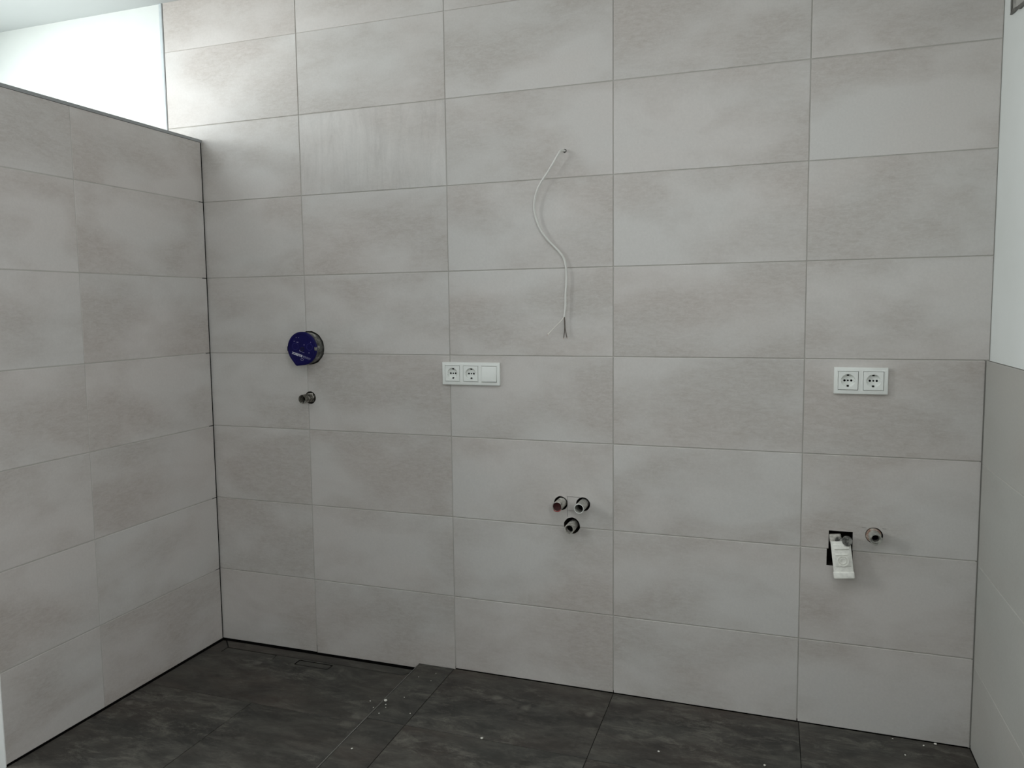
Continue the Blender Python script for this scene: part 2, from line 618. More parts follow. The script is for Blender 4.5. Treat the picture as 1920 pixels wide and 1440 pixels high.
# --- shower partition
wall_part = struct(MB().box(-1.8050, -1.6722, -0.9760, 0.0, -0.05, 2.0440).build('wall_shower', M['paint']))
MB().box(-1.6721, XL - 0.0007, -0.9750, -0.0300, 0.020, 2.0430).build('grout', M['grout'], wall_part)
MB().box(-1.6719, -1.6648, -0.0300, -0.0002, -0.006, 2.0430).build('open_corner_joint', M['dark_joint'], wall_part)
MB().box(-1.6721, -1.6668, -0.9750, -0.0002, -0.030, 0.0000).build('open_foot_joint', M['dark_joint'], wall_part)
MB().box(-1.6721, -1.6690, -0.9750, -0.0300, 0.0000, 0.0180).build('open_foot_joint', M['dark_joint'], wall_part)
zl = [None] + ZR[:6] + [2.0445]
yl = [(-0.612, -0.0068), (-0.9755, -0.612)]


def wall_foot(y):
    return 0.0005 - 0.0135 * y


for (y0, y1) in yl:
    for r in range(7):
        ya = y0 + (0.0007 if y0 > -0.9 else 0)
        yb = y1 - (0.0007 if y1 < -0.1 else 0)
        z0 = (zl[r] + JW / 2) if r else None
        z1 = zl[r + 1] - (JW / 2 if r < 6 else 0)
        if z0 is None:
            pts = [(ya, wall_foot(ya)), (yb, wall_foot(yb)), (yb, z1), (ya, z1)]
        else:
            pts = [(ya, z0), (yb, z0), (yb, z1), (ya, z1)]
        poly_tile('tile', 'left', pts, XL, M['wall_tile'], wall_part, lip=0.0002)
(MB().box(-1.8080, XL + 0.0002, -0.9790, -0.9762, -0.02, 2.0450).build('end_profile', M['end_white'], wall_part))
tr2 = struct(MB().box(-1.8080, XL + 0.0012, -0.9775, -0.0005, 2.0452, 2.0560).build('trim_2', M['trim_grey']))

# --- right wall
wy0, wy1, wz0, wz1 = UNSEEN_WIN2
mb = MB()
mb.box(XR, XR + 0.15, YF - 0.15, wy0, -0.06, ZC)
mb.box(XR, XR + 0.15, wy1, 0.0090, -0.06, ZC)
mb.box(XR, XR + 0.15, wy0, wy1, -0.06, wz0)
mb.box(XR, XR + 0.15, wy0, wy1, wz1, ZC)
wall_right = struct(mb.build('wall_right', M['paint']))
mb = MB()
for (a, b_, c, d) in [(wy0, wy0 + 0.05, wz0, wz1), (wy1 - 0.05, wy1, wz0, wz1), (wy0 + 0.05, wy1 - 0.05, wz0, wz0 + 0.05), (wy0 + 0.05, wy1 - 0.05, wz1 - 0.05, wz1)]:
    mb.box(XR + 0.01, XR + 0.045, a, b_, c, d)
struct(mb.build('unseen_window_2', M['plastic']))  # frame of the window added out of view for its light
MB().box(XRT + 0.0008, XR, YF, -0.0020, 0.0215, 1.2040).build('grout', M['grout'], wall_right)
zr = [0.0225, 0.2840, 0.5950, 0.8982, 1.2052]
y = -0.0020
k = 0
while y > -4.15:
    y2 = max(y - 0.603, YF)
    for r in range(4):
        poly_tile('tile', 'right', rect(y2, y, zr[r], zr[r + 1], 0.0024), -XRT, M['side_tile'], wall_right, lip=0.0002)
    y = y2

# --- left wall with the added, unseen window; closed wall behind the camera
y0, y1, z0, z1 = UNSEEN_WIN1
mb = MB()
mb.box(XW - 0.15, XW, YF - 0.15, y0, -0.06, ZC)
mb.box(XW - 0.15, XW, y1, 0.0092, -0.06, ZC)
mb.box(XW - 0.15, XW, y0, y1, -0.06, z0)
mb.box(XW - 0.15, XW, y0, y1, z1, ZC)
struct(mb.build('wall_left', M['paint']))
mb = MB()
for (a, b_, c, d) in [(y0, y0 + 0.05, z0, z1), (y1 - 0.05, y1, z0, z1), (y0 + 0.05, y1 - 0.05, z0, z0 + 0.05), (y0 + 0.05, y1 - 0.05, z1 - 0.05, z1)]:
    mb.box(XW - 0.045, XW - 0.01, a, b_, c, d)
struct(mb.build('unseen_window_1', M['plastic']))  # frame of the added left window, out of view
struct(MB().box(XW - 0.15, XR + 0.15, YF - 0.15, YF, -0.06, ZC).build('wall_front', M['paint']))

# --- ceiling with openings for the two added, unseen roof windows
mb = MB()
xs = sorted([XW - 0.15, UNSEEN_ROOF1[0], UNSEEN_ROOF1[1], UNSEEN_ROOF2[0], UNSEEN_ROOF2[1], XR + 0.15])
ys = sorted([YF - 0.15, UNSEEN_ROOF2[2], UNSEEN_ROOF1[2], UNSEEN_ROOF2[3], UNSEEN_ROOF1[3], 0.14])
for i in range(len(xs) - 1):
    for j in range(len(ys) - 1):
        cx_, cy_ = (xs[i] + xs[i + 1]) / 2, (ys[j] + ys[j + 1]) / 2
        if any(r[0] < cx_ < r[1] and r[2] < cy_ < r[3] for r in (UNSEEN_ROOF1, UNSEEN_ROOF2)):
            continue
        mb.box(xs[i], xs[i + 1], ys[j], ys[j + 1], ZC, ZC + 0.12)
struct(mb.build('ceiling', M['ceiling']))

# --- floor
floor = struct(MB().box(XW - 0.15, XR + 0.15, YF - 0.15, 0.0090, -0.12, -0.0320).build('floor', M['concrete']))
ZM = 0.0210
XS = -0.7500          # step between the shower and the room
MB().box(XS + 0.003, XRT + 0.008, YF, -0.001, -0.031, ZM - 0.0016).build('grout', M['floor_grout'], floor)
ft = M['floor_tile']
fx = [XS + 0.0035, -0.606, 0.0, 0.6075, 1.0945]
fy = [-0.0012, -0.4125, -1.0155, -1.6185, -2.2215, -2.8245, -3.4275, -4.0305, YF]
for i in range(len(fx) - 1):
    for j in range(len(fy) - 1):
        a, b_ = fx[i], fx[i + 1]
        pts = rect(a, b_, fy[j + 1], fy[j], 0.0024)
        if i == 0:
            pts[0] = (a, pts[0][1])
            pts[3] = (a, pts[3][1])
        poly_tile('tile', 'floor', pts, ZM, ft, floor, lip=0.0001, bev=0.0008)
# steel edge along the step
st = struct(MB().box(XS - 0.0008, XS + 0.0020, -1.60, -0.0012, -0.012, ZM + 0.0006).build('trim_3', M['steel']))


def zs(y):
    return -0.0075 - 0.0170 * y


def shower_tile(name, pts, dz=0.0, mat=None, t=0.010, parent=None, bev=0.0009):
    """floor tile laid to fall: outline in x, y; height follows the slope of the shower floor"""
    n = len(pts)
    cx = sum(p[0] for p in pts) / n
    cy = sum(p[1] for p in pts) / n
    loc = [Vector((p[0] - cx, p[1] - cy)) for p in pts]
    ins = []
    for i in range(n):
        a, bb, c = loc[i - 1], loc[i], loc[(i + 1) % n]
        d1 = (bb - a).normalized()
        d2 = (c - bb).normalized()
        n1 = Vector((-d1.y, d1.x))
        n2 = Vector((-d2.y, d2.x))
        ins.append(bb + (n1 + n2) * (bev / max(0.2, 1 + n1.dot(n2))))
    zz = zs(cy)
    f = lambda p, d: (p.x, p.y, zs(cy + p.y) - zz + d)
    vs = [f(p, dz) for p in ins] + [f(p, dz - bev) for p in loc] + [f(p, dz - t) for p in loc]
    fs = [tuple(range(n)), tuple(2 * n + i for i in range(n))[::-1]]
    for i in range(n):
        j = (i + 1) % n
        fs += [(i, i + n, j + n, j), (i + n, i + 2 * n, j + 2 * n, j + n)]
    return MB().add(vs, fs).build(name, mat or ft, parent or floor, (cx, cy, zz))


h = 0.0007
GX0, GX1 = XL + 0.004, XS - 0.0045
# bed under the shower tiles
shower_tile('grout', [(GX0, -1.60), (GX1 + 0.003, -1.60), (GX1 + 0.003, -0.004), (GX0, -0.004)], -0.0018, M['floor_grout'], 0.012)
# strip along the wall, between the mitred corners
shower_tile('tile', [(-1.590, -0.0590 + h), (-0.797, -0.0560 + h), (GX1 - 0.004, -0.0062), (-1.6400, -0.0062)])
# the tile in front of it carries the channel piece and the drain
DX0, DX1, DY0, DY1 = -1.2400, -1.0910, -0.1080, -0.0720
big = shower_tile('tile', [(GX0, -0.4150 + h), (GX1, -0.4150 + h), (GX1, -0.0100), (-0.7935, -0.0590), (-1.5920, -0.0620), (-1.6450, -0.0095), (GX0, -0.0095)])


def loop_cutter(pts):
    n_ = len(pts)
    return MB().add([(x, y, z) for z in (-0.05, 0.05) for (x, y) in pts],
                    [tuple(range(n_))[::-1], tuple(range(n_, 2 * n_))] + [(k, (k + 1) % n_, (k + 1) % n_ + n_, k + n_) for k in range(n_)]).build('cutter', M['floor_grout'])


def stadium_pts(x0, x1, y0, y1, r):
    out = []
    for (cx, cy, q) in [(x1 - r, y1 - r, 0), (x0 + r, y1 - r, 1), (x0 + r, y0 + r, 2), (x1 - r, y0 + r, 3)]:
        for k in range(7):
            t = (q + k / 6.0) * math.pi / 2
            out.append((cx + r * math.cos(t), cy + r * math.sin(t)))
    return out


c1 = loop_cutter([(-1.5940, -0.1030), (-1.3480, -0.1030), (-1.3560, -0.0400), (-1.5940, -0.0400)])
c2 = loop_cutter(stadium_pts(DX0 - 0.0025, DX1 + 0.0025, DY0 - 0.0025, DY1 + 0.0025, 0.008))
boolean(big, [c1, c2])
for c in (c1, c2):
    bpy.data.objects.remove(c)
shower_tile('tile', [(-1.5915, -0.1005), (-1.3510, -0.1005), (-1.3580, -0.0628), (-1.5915, -0.0635)], -0.0008)
# big tiles of the shower
for (a, b_, c, d) in [(GX0, -1.2055, -1.0180, -0.4150), (-1.2055, GX1, -1.0180, -0.4150),
                      (GX0, -1.2055, -1.6000, -1.0180), (-1.2055, GX1, -1.6000, -1.0180)]:
    xa = a if a == GX0 else a + h
    xb = b_ if b_ == GX1 else b_ - h
    shower_tile('tile', [(xa, c + h), (xb, c + h), (xb, d - h), (xa, d - h)], R.uniform(-0.0002, 0.0002))
# the room's tiles go on beyond the shower and left of it
for (a, b_) in [(-2.87, -2.407), (-2.407, -1.809)]:
    for j in range(len(fy) - 1):
        poly_tile('tile', 'floor', rect(a, b_, fy[j + 1], fy[j], 0.0024), ZM, ft, floor, lip=0.0001, bev=0.0008)
for (a, b_) in [(-1.809, -1.206), (-1.206, XS + 0.0035)]:
    for j in range(3, len(fy) - 1):
        t0 = fy[j]
        poly_tile('tile', 'floor', rect(a, b_, fy[j + 1], t0, 0.0024), ZM, ft, floor, lip=0.0001, bev=0.0008)

# ---------------------------------------------------------------- floor drain
dr = thing('floor_drain', 'narrow dark slotted drain cover set into the shower floor by the wall', 'drain', ((DX0 + DX1) / 2, (DY0 + DY1) / 2, zs(-0.09) - 0.012))


def stadium(x0, x1, y0, y1, z0, z1, name, mat, rad, hole=None):
    def ring(a0, a1, b0, b1, r, z):
        out = []
        for (cx, cy, s) in [(a1 - r, b1 - r, 0), (a0 + r, b1 - r, 1), (a0 + r, b0 + r, 2), (a1 - r, b0 + r, 3)]:
            for k in range(7):
                t = (s + k / 6.0) * math.pi / 2
                out.append((cx + r * math.cos(t), cy + r * math.sin(t), z))
        return out
    mb = MB()
    o1 = ring(x0, x1, y0, y1, rad, z1)
    o0 = ring(x0, x1, y0, y1, rad, z0)
    n = len(o1)
    if hole is None:
        mb.add(o1 + o0, [tuple(range(n)), tuple(range(n, 2 * n))[::-1]] + [(i, i + n, (i + 1) % n + n, (i + 1) % n) for i in range(n)])
    else:
        i1 = ring(x0 + hole, x1 - hole, y0 + hole, y1 - hole, max(rad - hole, 0.0005), z1)
        i0 = ring(x0 + hole, x1 - hole, y0 + hole, y1 - hole, max(rad - hole, 0.0005), z0)
        fs = []
        for i in range(n):
            j = (i + 1) % n
            fs += [(i, j, 2 * n + j, 2 * n + i), (i, i + n, j + n, j), (2 * n + i, 2 * n + j, 3 * n + j, 3 * n + i), (n + i, 3 * n + i, 3 * n + j, n + j)]
        mb.add(o1 + o0 + i1 + i0, fs)
    return mb.build(name, mat, dr)


zt = 0.012
cxd, cyd = (DX1 - DX0) / 2, (DY1 - DY0) / 2
stadium(-cxd - 0.0028, cxd + 0.0028, -cyd - 0.0028, cyd + 0.0028, -0.004, zt - 0.0080, 'drain_tray', M['dark_joint'], 0.008)
o = stadium(-cxd - 0.003, cxd + 0.003, -cyd - 0.003, cyd + 0.003, zt - 0.008, zt - 0.0002, 'drain_frame', M['blue_dark'], 0.006, 0.0012)
o.data.materials[0] = M['dark_joint']
stadium(-cxd + 0.0035, cxd - 0.0035, -cyd + 0.0035, cyd - 0.0035, zt - 0.0079, zt + 0.0003, 'drain_cover', ft, 0.005)

# ---------------------------------------------------------------- sockets
INS = 0.0555


def insert_mesh(recess_r, depth, y_front, y_back):
    """square plate with a round recess, facing -y, about the origin"""
    n = 64
    hh = INS / 2
    mb = MB()

    def sq(t, s):
        c, d = math.cos(t), math.sin(t)
        k = s / max(abs(c), abs(d))
        return (c * k, d * k)
    rings = []
    for s, y, rnd in ((hh, y_back, False), (hh, y_front + 0.0008, False), (hh - 0.0008, y_front, False)):
        rings.append([(sq(2 * math.pi * i / n, s)[0], y, sq(2 * math.pi * i / n, s)[1]) for i in range(n)])
    for r, y in ((recess_r + 0.0008, y_front), (recess_r, y_front + 0.0008), (recess_r - 0.0006, y_front + depth)):
        rings.append([(r * math.cos(2 * math.pi * i / n), y, r * math.sin(2 * math.pi * i / n)) for i in range(n)])
    vs = [p for q in rings for p in q]
    fs = []
    for k in range(len(rings) - 1):
        for i in range(n):
            j = (i + 1) % n
            fs.append((k * n + i, k * n + j, (k + 1) * n + j, (k + 1) * n + i))
    fs.append(tuple((len(rings) - 1) * n + i for i in range(n)))
    return mb.add(vs, fs)


def add_socket(root, dx, tilt=0.0):
    ins = insert_mesh(0.0196, 0.0098, -0.0112, -0.001).build('socket_insert', M['plastic'], root, (dx, 0, 0), False, (0, tilt, 0))
    yb = -0.0112 + 0.0098 - 0.0004
    for px, rr in ((-0.0095, 0.0033), (0.0, 0.0026), (0.0095, 0.0033)):
        MB().lathe([(rr, yb + 0.0003), (rr, yb - 0.0003), (rr * 0.6, yb - 0.0003)], px, 0, 14).build('pin_hole', M['hole'], ins)
    for s in (1, -1):
        MB().box(-0.0032, 0.0032, yb - 0.0003, yb + 0.0003, s * 0.0142, s * 0.0192).build('contact_slot', M['hole'], ins)
        MB().box(-0.0019, 0.0019, yb - 0.0062, yb - 0.0004, s * 0.0172, s * 0.0188).build('earth_clip', M['clip'], ins)
    # side guides of the round recess
    for s in (1, -1):
        MB().box(s * 0.0158, s * 0.0192, yb - 0.0080, yb + 0.0002, -0.0028, 0.0028).build('guide_rib', M['plastic'], ins)
    return ins


def socket_frame(root, gangs):
    w = 0.081 + 0.071 * (gangs - 1)
    hh = 0.0408
    f = bm_obj('frame', bevel_box(-w / 2 + 0.0005, w / 2 - 0.0005, -0.0100, -0.0002, -hh, hh, 0.0014, 2), M['plastic'])
    cs = []
    for i in range(gangs):
        cx = (i - (gangs - 1) / 2) * 0.071
        c = MB().box(cx - INS / 2 - 0.0009, cx + INS / 2 + 0.0013, -0.05, 0.05, -INS / 2 - 0.0013, INS / 2 + 0.0013).build('cutter', M['plastic'])
        cs.append(c)
    boolean(f, cs)
    for c in cs:
        bpy.data.objects.remove(c)
    # raised lip round each opening
    f.parent = root
    for i in range(gangs):
        cx = (i - (gangs - 1) / 2) * 0.071
        a = INS / 2 + 0.0014
        bb = a + 0.0026
        MB().add([(cx + s * q, y, t * q) for (q, y) in ((a, -0.0100), (a, -0.0109), (bb, -0.0106), (bb + 0.0004, -0.0100)) for (s, t) in ((-1, -1), (1, -1), (1, 1), (-1, 1))],
                 [(4 * k + i2, 4 * k + (i2 + 1) % 4, 4 * k + 4 + (i2 + 1) % 4, 4 * k + 4 + i2) for k in range(3) for i2 in range(4)]).build('frame_lip', M['plastic'], f)
    return f


s3 = thing('socket_strip', 'white three-gang plate with two sockets and a blank rocker switch', 'socket', (-0.5170, 0, 1.1390))
socket_frame(s3, 3)
add_socket(s3, -0.071)
add_socket(s3, 0.0)
rk = bm_obj('rocker_switch', bevel_box(-INS / 2 + 0.0003, INS / 2 - 0.0003, -0.0065, 0.0065, -INS / 2 + 0.0003, INS / 2 - 0.0003, 0.0010, 2), M['plastic'], s3,
            (0.0706, -0.0058, -0.0004), (math.radians(-4.4), 0, math.radians(3.2)))
s2 = thing('socket_strip', 'white two-gang socket plate on the back wall near the right corner', 'socket', (0.7630, 0, 1.1392))
socket_frame(s2, 2)
add_socket(s2, -0.0355)
add_socket(s2, 0.0355)

# ---------------------------------------------------------------- blue round installation box
bx, bz, _ = PIPES['blue']
bb_ = thing('installation_box', 'round blue-capped shower valve box sticking out of the back wall', 'installation box', (bx, 0, bz))
YB = -0.050
RC = 0.0640


def wob(a, i):
    return 1 + 0.006 * math.sin(5 * a + i)


MB().lathe([(0.0600, 0.070), (0.0600, -0.004), (0.0612, -0.006), (0.0612, -0.016), (0.0600, -0.018), (0.0600, YB + 0.012),
            (0.0618, YB + 0.010), (0.0618, YB + 0.002), (0.0560, YB + 0.002)], 0, 0, 56, wob).build('housing', M['dirty_grey'], bb_, smooth=True)


def cap_outline(r, tab=0.0):
    pts = []
    ta = math.radians(247)
    tip = r * (1.0 + tab)
    half = math.acos(r / tip) if tab > 0 else 0
    n = 72
    for k in range(n):
        a = 2 * math.pi * k / n
        d = (a - ta + math.pi) % (2 * math.pi) - math.pi
        rr = r
        if abs(d) < half:
            rr = r / math.cos(half - abs(d))
        pts.append((rr * math.cos(a), rr * math.sin(a)))
    return pts


o1 = cap_outline(RC, 0.14)
o2 = cap_outline(RC - 0.0022, 0.12)
n = len(o1)
mb = MB()
mb.add([(x, YB + 0.0060, z) for x, z in o1] + [(x, YB - 0.0010, z) for x, z in o1] + [(x, YB - 0.0026, z) for x, z in o2]
       + [(x * 0.90, YB - 0.0026, z * 0.90) for x, z in o2] + [(x * 0.88, YB - 0.0012, z * 0.88) for x, z in o2],
       [(k * n + i, k * n + (i + 1) % n, (k + 1) * n + (i + 1) % n, (k + 1) * n + i) for k in range(4) for i in range(n)]
       + [tuple(4 * n + i for i in range(n)), tuple(range(n))[::-1]])
cap = mb.build('cap', M['blue'], bb_, smooth=True)
YC = YB - 0.0012
MB().lathe([(0.0085, YC), (0.0080, YC - 0.0012), (0.0055, YC - 0.0012), (0.0050, YC + 0.0002)], 0.002, -0.002, 24).build('hub', M['blue_dark'], cap, smooth=True)
bm_obj('side_catch', bevel_box(-RC - 0.0030, -RC + 0.006, YB - 0.001, YB + 0.012, -0.010, 0.008, 0.0015), M['blue_dark'], cap)
bm_obj('pipe_lug', bevel_box(RC - 0.008, RC + 0.0002, YB - 0.0035, YB + 0.004, -0.008, 0.006, 0.0012), M['dirty_grey'], cap)


def outline_ring(cx, cz, r, w, y, sides, rot=0.0):
    vs = []
    for rr in (r, r - w):
        for yy in (y - 0.0004, y + 0.0002):
            for k in range(sides):
                a = rot + 2 * math.pi * k / sides
                vs.append((cx + rr * math.cos(a), yy, cz + rr * math.sin(a)))
    fs = []
    s = sides
    for k in range(s):
        j = (k + 1) % s
        fs += [(k, j, 2 * s + j, 2 * s + k), (k, k + s, j + s, j), (2 * s + k, 2 * s + j, 3 * s + j, 3 * s + k)]
    return MB().add(vs, fs)


outline_ring(0.0340, 0.0060, 0.0145, 0.0012, YC, 6, 0.3).build('hexagon_mark', M['blue_line'], cap)
outline_ring(-0.0290, 0.0080, 0.0135, 0.0008, YC, 24).build('ring_mark', M['blue_line'], cap)
outline_ring(-0.0010, -0.0420, 0.0062, 0.0012, YC, 6, 0.1).build('logo', M['print_dim'], cap)
for (dx, dz, w, hh_) in [(0.010, 0.0140, 0.0050, 0.0018), (-0.010, -0.0070, 0.0022, 0.0030), (-0.0330, 0.0280, 0.0060, 0.0016), (-0.0190, 0.0240, 0.0085, 0.0022),
                         (0.0310, -0.0165, 0.0036, 0.0030), (-0.0240, 0.0420, 0.0020, 0.0030), (-0.0130, 0.0420, 0.0020, 0.0026), (0.0540, 0.0220, 0.0030, 0.0030),
                         (0.0400, 0.0240, 0.0020, 0.0026)]:
    MB().box(dx - w / 2, dx + w / 2, YC - 0.0004, YC + 0.0002, dz - hh_ / 2, dz + hh_ / 2).build('small_print', M['print_dim'], cap)


def text_mesh(body, size, mat, name, parent, loc, ang, offset=0.0, squeeze=1.0):
    cu = bpy.data.curves.new(name, 'FONT')
    cu.body = body
    cu.size = size
    cu.extrude = 0.0002
    cu.offset = offset
    cu.align_x = 'LEFT'
    ob = bpy.data.objects.new('text', cu)
    COL.objects.link(ob)
    bpy.context.view_layer.update()
    me = bpy.data.meshes.new_from_object(ob.evaluated_get(bpy.context.evaluated_depsgraph_get()))
    me.name = name
    bpy.data.objects.remove(ob)
    width = max(v.co.x for v in me.vertices)
    # upright on the wall facing -y, then turned in the wall's plane
    mt = Matrix.Rotation(-ang, 4, 'Y') @ Matrix.Rotation(math.pi / 2, 4, 'X') @ Matrix.Diagonal((squeeze, 1, 1, 1))
    me.transform(mt)
    me.materials.clear()
    me.materials.append(mat)
    return link(name, me, parent, loc), width * squeeze


ang = math.radians(163)
ux, uz = math.cos(ang), math.sin(ang)
sx, sz = 0.0375, -0.0366
o, w1 = text_mesh('HANSA', 0.0125, M['print_dim'], 'lettering', cap, (sx, YC - 0.0002, sz), ang, -0.0001, 0.86)
o, w2 = text_mesh('BLUEBOX', 0.0128, M['print'], 'lettering', cap, (sx + ux * (w1 + 0.002), YC - 0.0002, sz + uz * (w1 + 0.002)), ang, 0.0003, 0.84)
for q in (0.0, 0.013):
    MB().box(-0.005, 0.005, YC - 0.0004, YC + 0.0002, -0.0006, 0.0006).build('small_print', M['print_dim'], cap, (0.006 - q, 0, -0.0150 + q * 0.3), False, (0, math.radians(17), 0))

# ---------------------------------------------------------------- pipe ends


def pipe_end(key, label, d, ro, ri, mat, inner, threads=0, cat='pipe', group=None, tip=None, inner_y=None, off=(0, 0)):
    x, z, r = PIPES[key]
    t = thing('pipe_end', label, cat, (x, 0, z), group)
    prof = [(ro, 0.080)]
    if threads:
        y = 0.012
        st_ = (0.012 + d * 0.86) / threads
        for k in range(threads):
            prof += [(ro, y), (ro * 0.92, y - st_ * 0.5)]
            y -= st_
    prof += [(ro, -d + 0.0012), (ro - 0.0008, -d), (ri + 0.0005, -d), (ri, -d + 0.001), (ri, 0.03)]

    def w(a, i):
        return 1 + 0.018 * math.sin(3 * a + 1.3 * i) + 0.012 * math.sin(7 * a + i)
    MB().lathe(prof, off[0], off[1], 36, w).build('pipe_body', mat, t, smooth=True)
    MB().lathe([(ri * 0.99, 0.030), (ri * 0.99, inner_y if inner_y is not None else -d * 0.30), (ri * 0.5, (inner_y if inner_y is not None else -d * 0.30) + 0.003)],
               off[0], off[1], 24).build('bore_plug', inner, t, smooth=True)
    return t


p1 = pipe_end('p1', 'threaded dirty brass pipe end below the blue-capped box', 0.056, 0.0172, 0.0135, M['dirty_metal'], M['dark_joint'], 7)
MB().lathe([(0.0205, 0.02), (0.0205, -0.006), (0.0190, -0.008), (0.0160, -0.008)], 0, 0, 6).build('hex_collar', M['dirty_metal'], p1)
pL = pipe_end('pl', 'pipe end with dark red inside, upper left of the three clustered stubs', 0.057, 0.0172, 0.0152, M['galv_mortar'], M['rust_red'], 0, inner_y=-0.053, off=(0.002, 0.001))
mb = MB()
mb.tube([(0.002 + 0.0160 * math.cos(a), -0.058, 0.001 + 0.0160 * math.sin(a)) for a in [math.radians(q) for q in range(225, 331, 10)]], 0.0017, 8)
mb.build('red_lip', M['red_drip'], pL, smooth=True)['label'] = 'red lip at the bottom of the rim'
pR = pipe_end('pr', 'grey pipe end with clean rim, upper right of the three clustered stubs', 0.062, 0.0166, 0.0146, M['galv'], M['dark_joint'])
rim = MB()
rim.tube([(0.0158 * math.cos(2 * math.pi * k / 32), -0.0622, 0.0158 * math.sin(2 * math.pi * k / 32)) for k in range(33)], 0.0011, 8, False)
rim.build('cut_rim', M['plastic'], pR, smooth=True)['label'] = 'clean bright cut rim'
pB = pipe_end('pb', 'mortar-crusted pipe end, lowest of the three clustered stubs', 0.037, 0.0170, 0.0136, M['galv_mortar'], M['dark_joint'], off=(-0.001, -0.0035))
mb = MB()
for (x_, z_, r_) in [(0.0050, 0.0125, 0.0034), (0.0105, 0.0070, 0.0026), (-0.0030, 0.0135, 0.0022)]:
    b = bmesh.new()
    bmesh.ops.create_icosphere(b, subdivisions=2, radius=r_)
    for v_ in b.verts:
        v_.co *= 1 + R.uniform(-0.12, 0.12)
    bm_obj('mortar_lump', b, M['galv_mortar'], pB, (x_ - 0.001, -0.016 + z_ * 0.2, z_ - 0.0035))
pW = pipe_end('pw', 'pale pipe end with rusty collar, right of the rectangular opening', 0.042, 0.0176, 0.0142, M['galv'], M['dark_joint'], off=(0.001, -0.001))
MB().lathe([(0.0230, 0.030), (0.0230, 0.004), (0.0215, 0.001), (0.0185, 0.001)], -0.0012, -0.0005, 30,
           lambda a, i: 1 + 0.02 * math.sin(4 * a)).build('collar', M['copper_mortar'], pW, smooth=True)['label'] = 'reddish mortar-smeared collar'
MB().lathe([(0.0140, -0.012), (0.0140, -0.030), (0.0105, -0.030), (0.0085, 0.010), (0.0080, 0.012)], 0.001, -0.001, 24).build('bore_sleeve', M['galv'], pW, smooth=True)

# ---------------------------------------------------------------- white bracket hanging in the rectangular opening
wb = thing('conduit_bracket', 'white moulded plastic bracket sagging out of the rectangular wall opening', 'bracket', (0.7225, -0.020, 0.5890))
wb.rotation_euler = (math.radians(-9), math.radians(-6.5), math.radians(0))
bm_obj('bracket_body', bevel_box(-0.0285, 0.0285, -0.010, 0.011, -0.0640, 0.0480, 0.0025, 3), M['conduit'], wb)
bm_obj('foot_block', bevel_box(-0.0300, 0.0300, -0.0135, 0.0095, -0.0660, -0.0450, 0.0035, 3), M['conduit'], wb)
bm_obj('raised_panel', bevel_box(-0.0220, 0.0230, -0.0118, -0.0090, -0.0290, 0.0400, 0.0010), M['conduit'], wb)
bm_obj('cross_bar', bevel_box(-0.0200, 0.0220, -0.0150, -0.0100, 0.0240, 0.0285, 0.0008), M['conduit'], wb)
bm_obj('cross_bar', bevel_box(-0.0180, 0.0160, -0.0146, -0.0100, 0.0055, 0.0095, 0.0008), M['conduit'], wb)
for rr, ww in ((0.0165, 0.0030), (0.0098, 0.0026)):
    o = outline_ring(0.001, -0.0120, rr, ww, 0, 28)
    o.v = [(x, -0.0118 - (0.0030 if y < 0 else -0.0005), z) for (x, y, z) in o.v]
    o.build('moulded_ring', M['conduit'], wb, smooth=True)
bm_obj('neck', bevel_box(-0.0300, 0.0040, -0.004, 0.020, 0.0440, 0.0690, 0.0030, 3), M['galv_mortar'], wb)
o = MB().lathe([(0.0150, 0.006), (0.0150, -0.0100), (0.0135, -0.0118), (0.0080, -0.0118), (0.0070, -0.0090)], 0.0195, 0.0490, 28)
o.build('round_knob', M['dirty_grey'], wb, (0, -0.006, 0), smooth=True)['label'] = 'grey mortar-stained round knob'
o = MB().lathe([(0.0110, 0.012), (0.0110, -0.0060), (0.0090, -0.0075), (0.0040, -0.0070)], -0.0040, 0.0520, 24)
o.build('round_knob', M['dirty_grey'], wb, smooth=True)['label'] = 'small grey mortar-stained knob'

# ---------------------------------------------------------------- cable


def spline(pts, n=8):
    out = []
    P_ = [Vector(p) for p in pts]
    for i in range(len(P_) - 1):
        p0 = P_[max(i - 1, 0)]
        p1_ = P_[i]
        p2 = P_[i + 1]
        p3 = P_[min(i + 2, len(P_) - 1)]
        for k in range(n):
            t = k / n
            out.append(0.5 * ((2 * p1_) + (p2 - p0) * t + (2 * p0 - 5 * p1_ + 4 * p2 - p3) * t * t + (-p0 + 3 * p1_ - 3 * p2 + p3) * t ** 3))
    out.append(P_[-1])
    return out


CX, CY, CZ = 0.5075, -2.5655, 1.3776


def at(x, z, y):
    """world point whose line from the eye passes the wall point (x, z), at depth y"""
    k = (y - CY) / (0 - CY)
    return Vector((CX + (x - CX) * k, y, CZ + (z - CZ) * k))


cb = thing('electric_cable', 'white electric cable hanging in an S curve from a small wall hole', 'cable', (-0.1662, 0, 1.8990))
cbo = Vector((-0.1662, 0, 1.8990))
cp = [Vector((-0.1662, 0.040, 1.8990)), Vector((-0.1662, 0.0, 1.8990)), at(-0.1745, 1.9000, -0.013), at(-0.1830, 1.8985, -0.022), at(-0.1922, 1.8848, -0.027), at(-0.2206, 1.8407, -0.026),
      at(-0.2590, 1.786, -0.022), at(-0.2747, 1.7365, -0.018), at(-0.2732, 1.6966, -0.014), at(-0.2583, 1.6506, -0.012), at(-0.2319, 1.6097, -0.010),
      at(-0.1943, 1.5702, -0.009), at(-0.1737, 1.5440, -0.009), at(-0.1645, 1.5100, -0.010), at(-0.1625, 1.4662, -0.012), at(-0.1660, 1.4209, -0.013), at(-0.1668, 1.3754, -0.013), at(-0.1712, 1.3400, -0.014)]
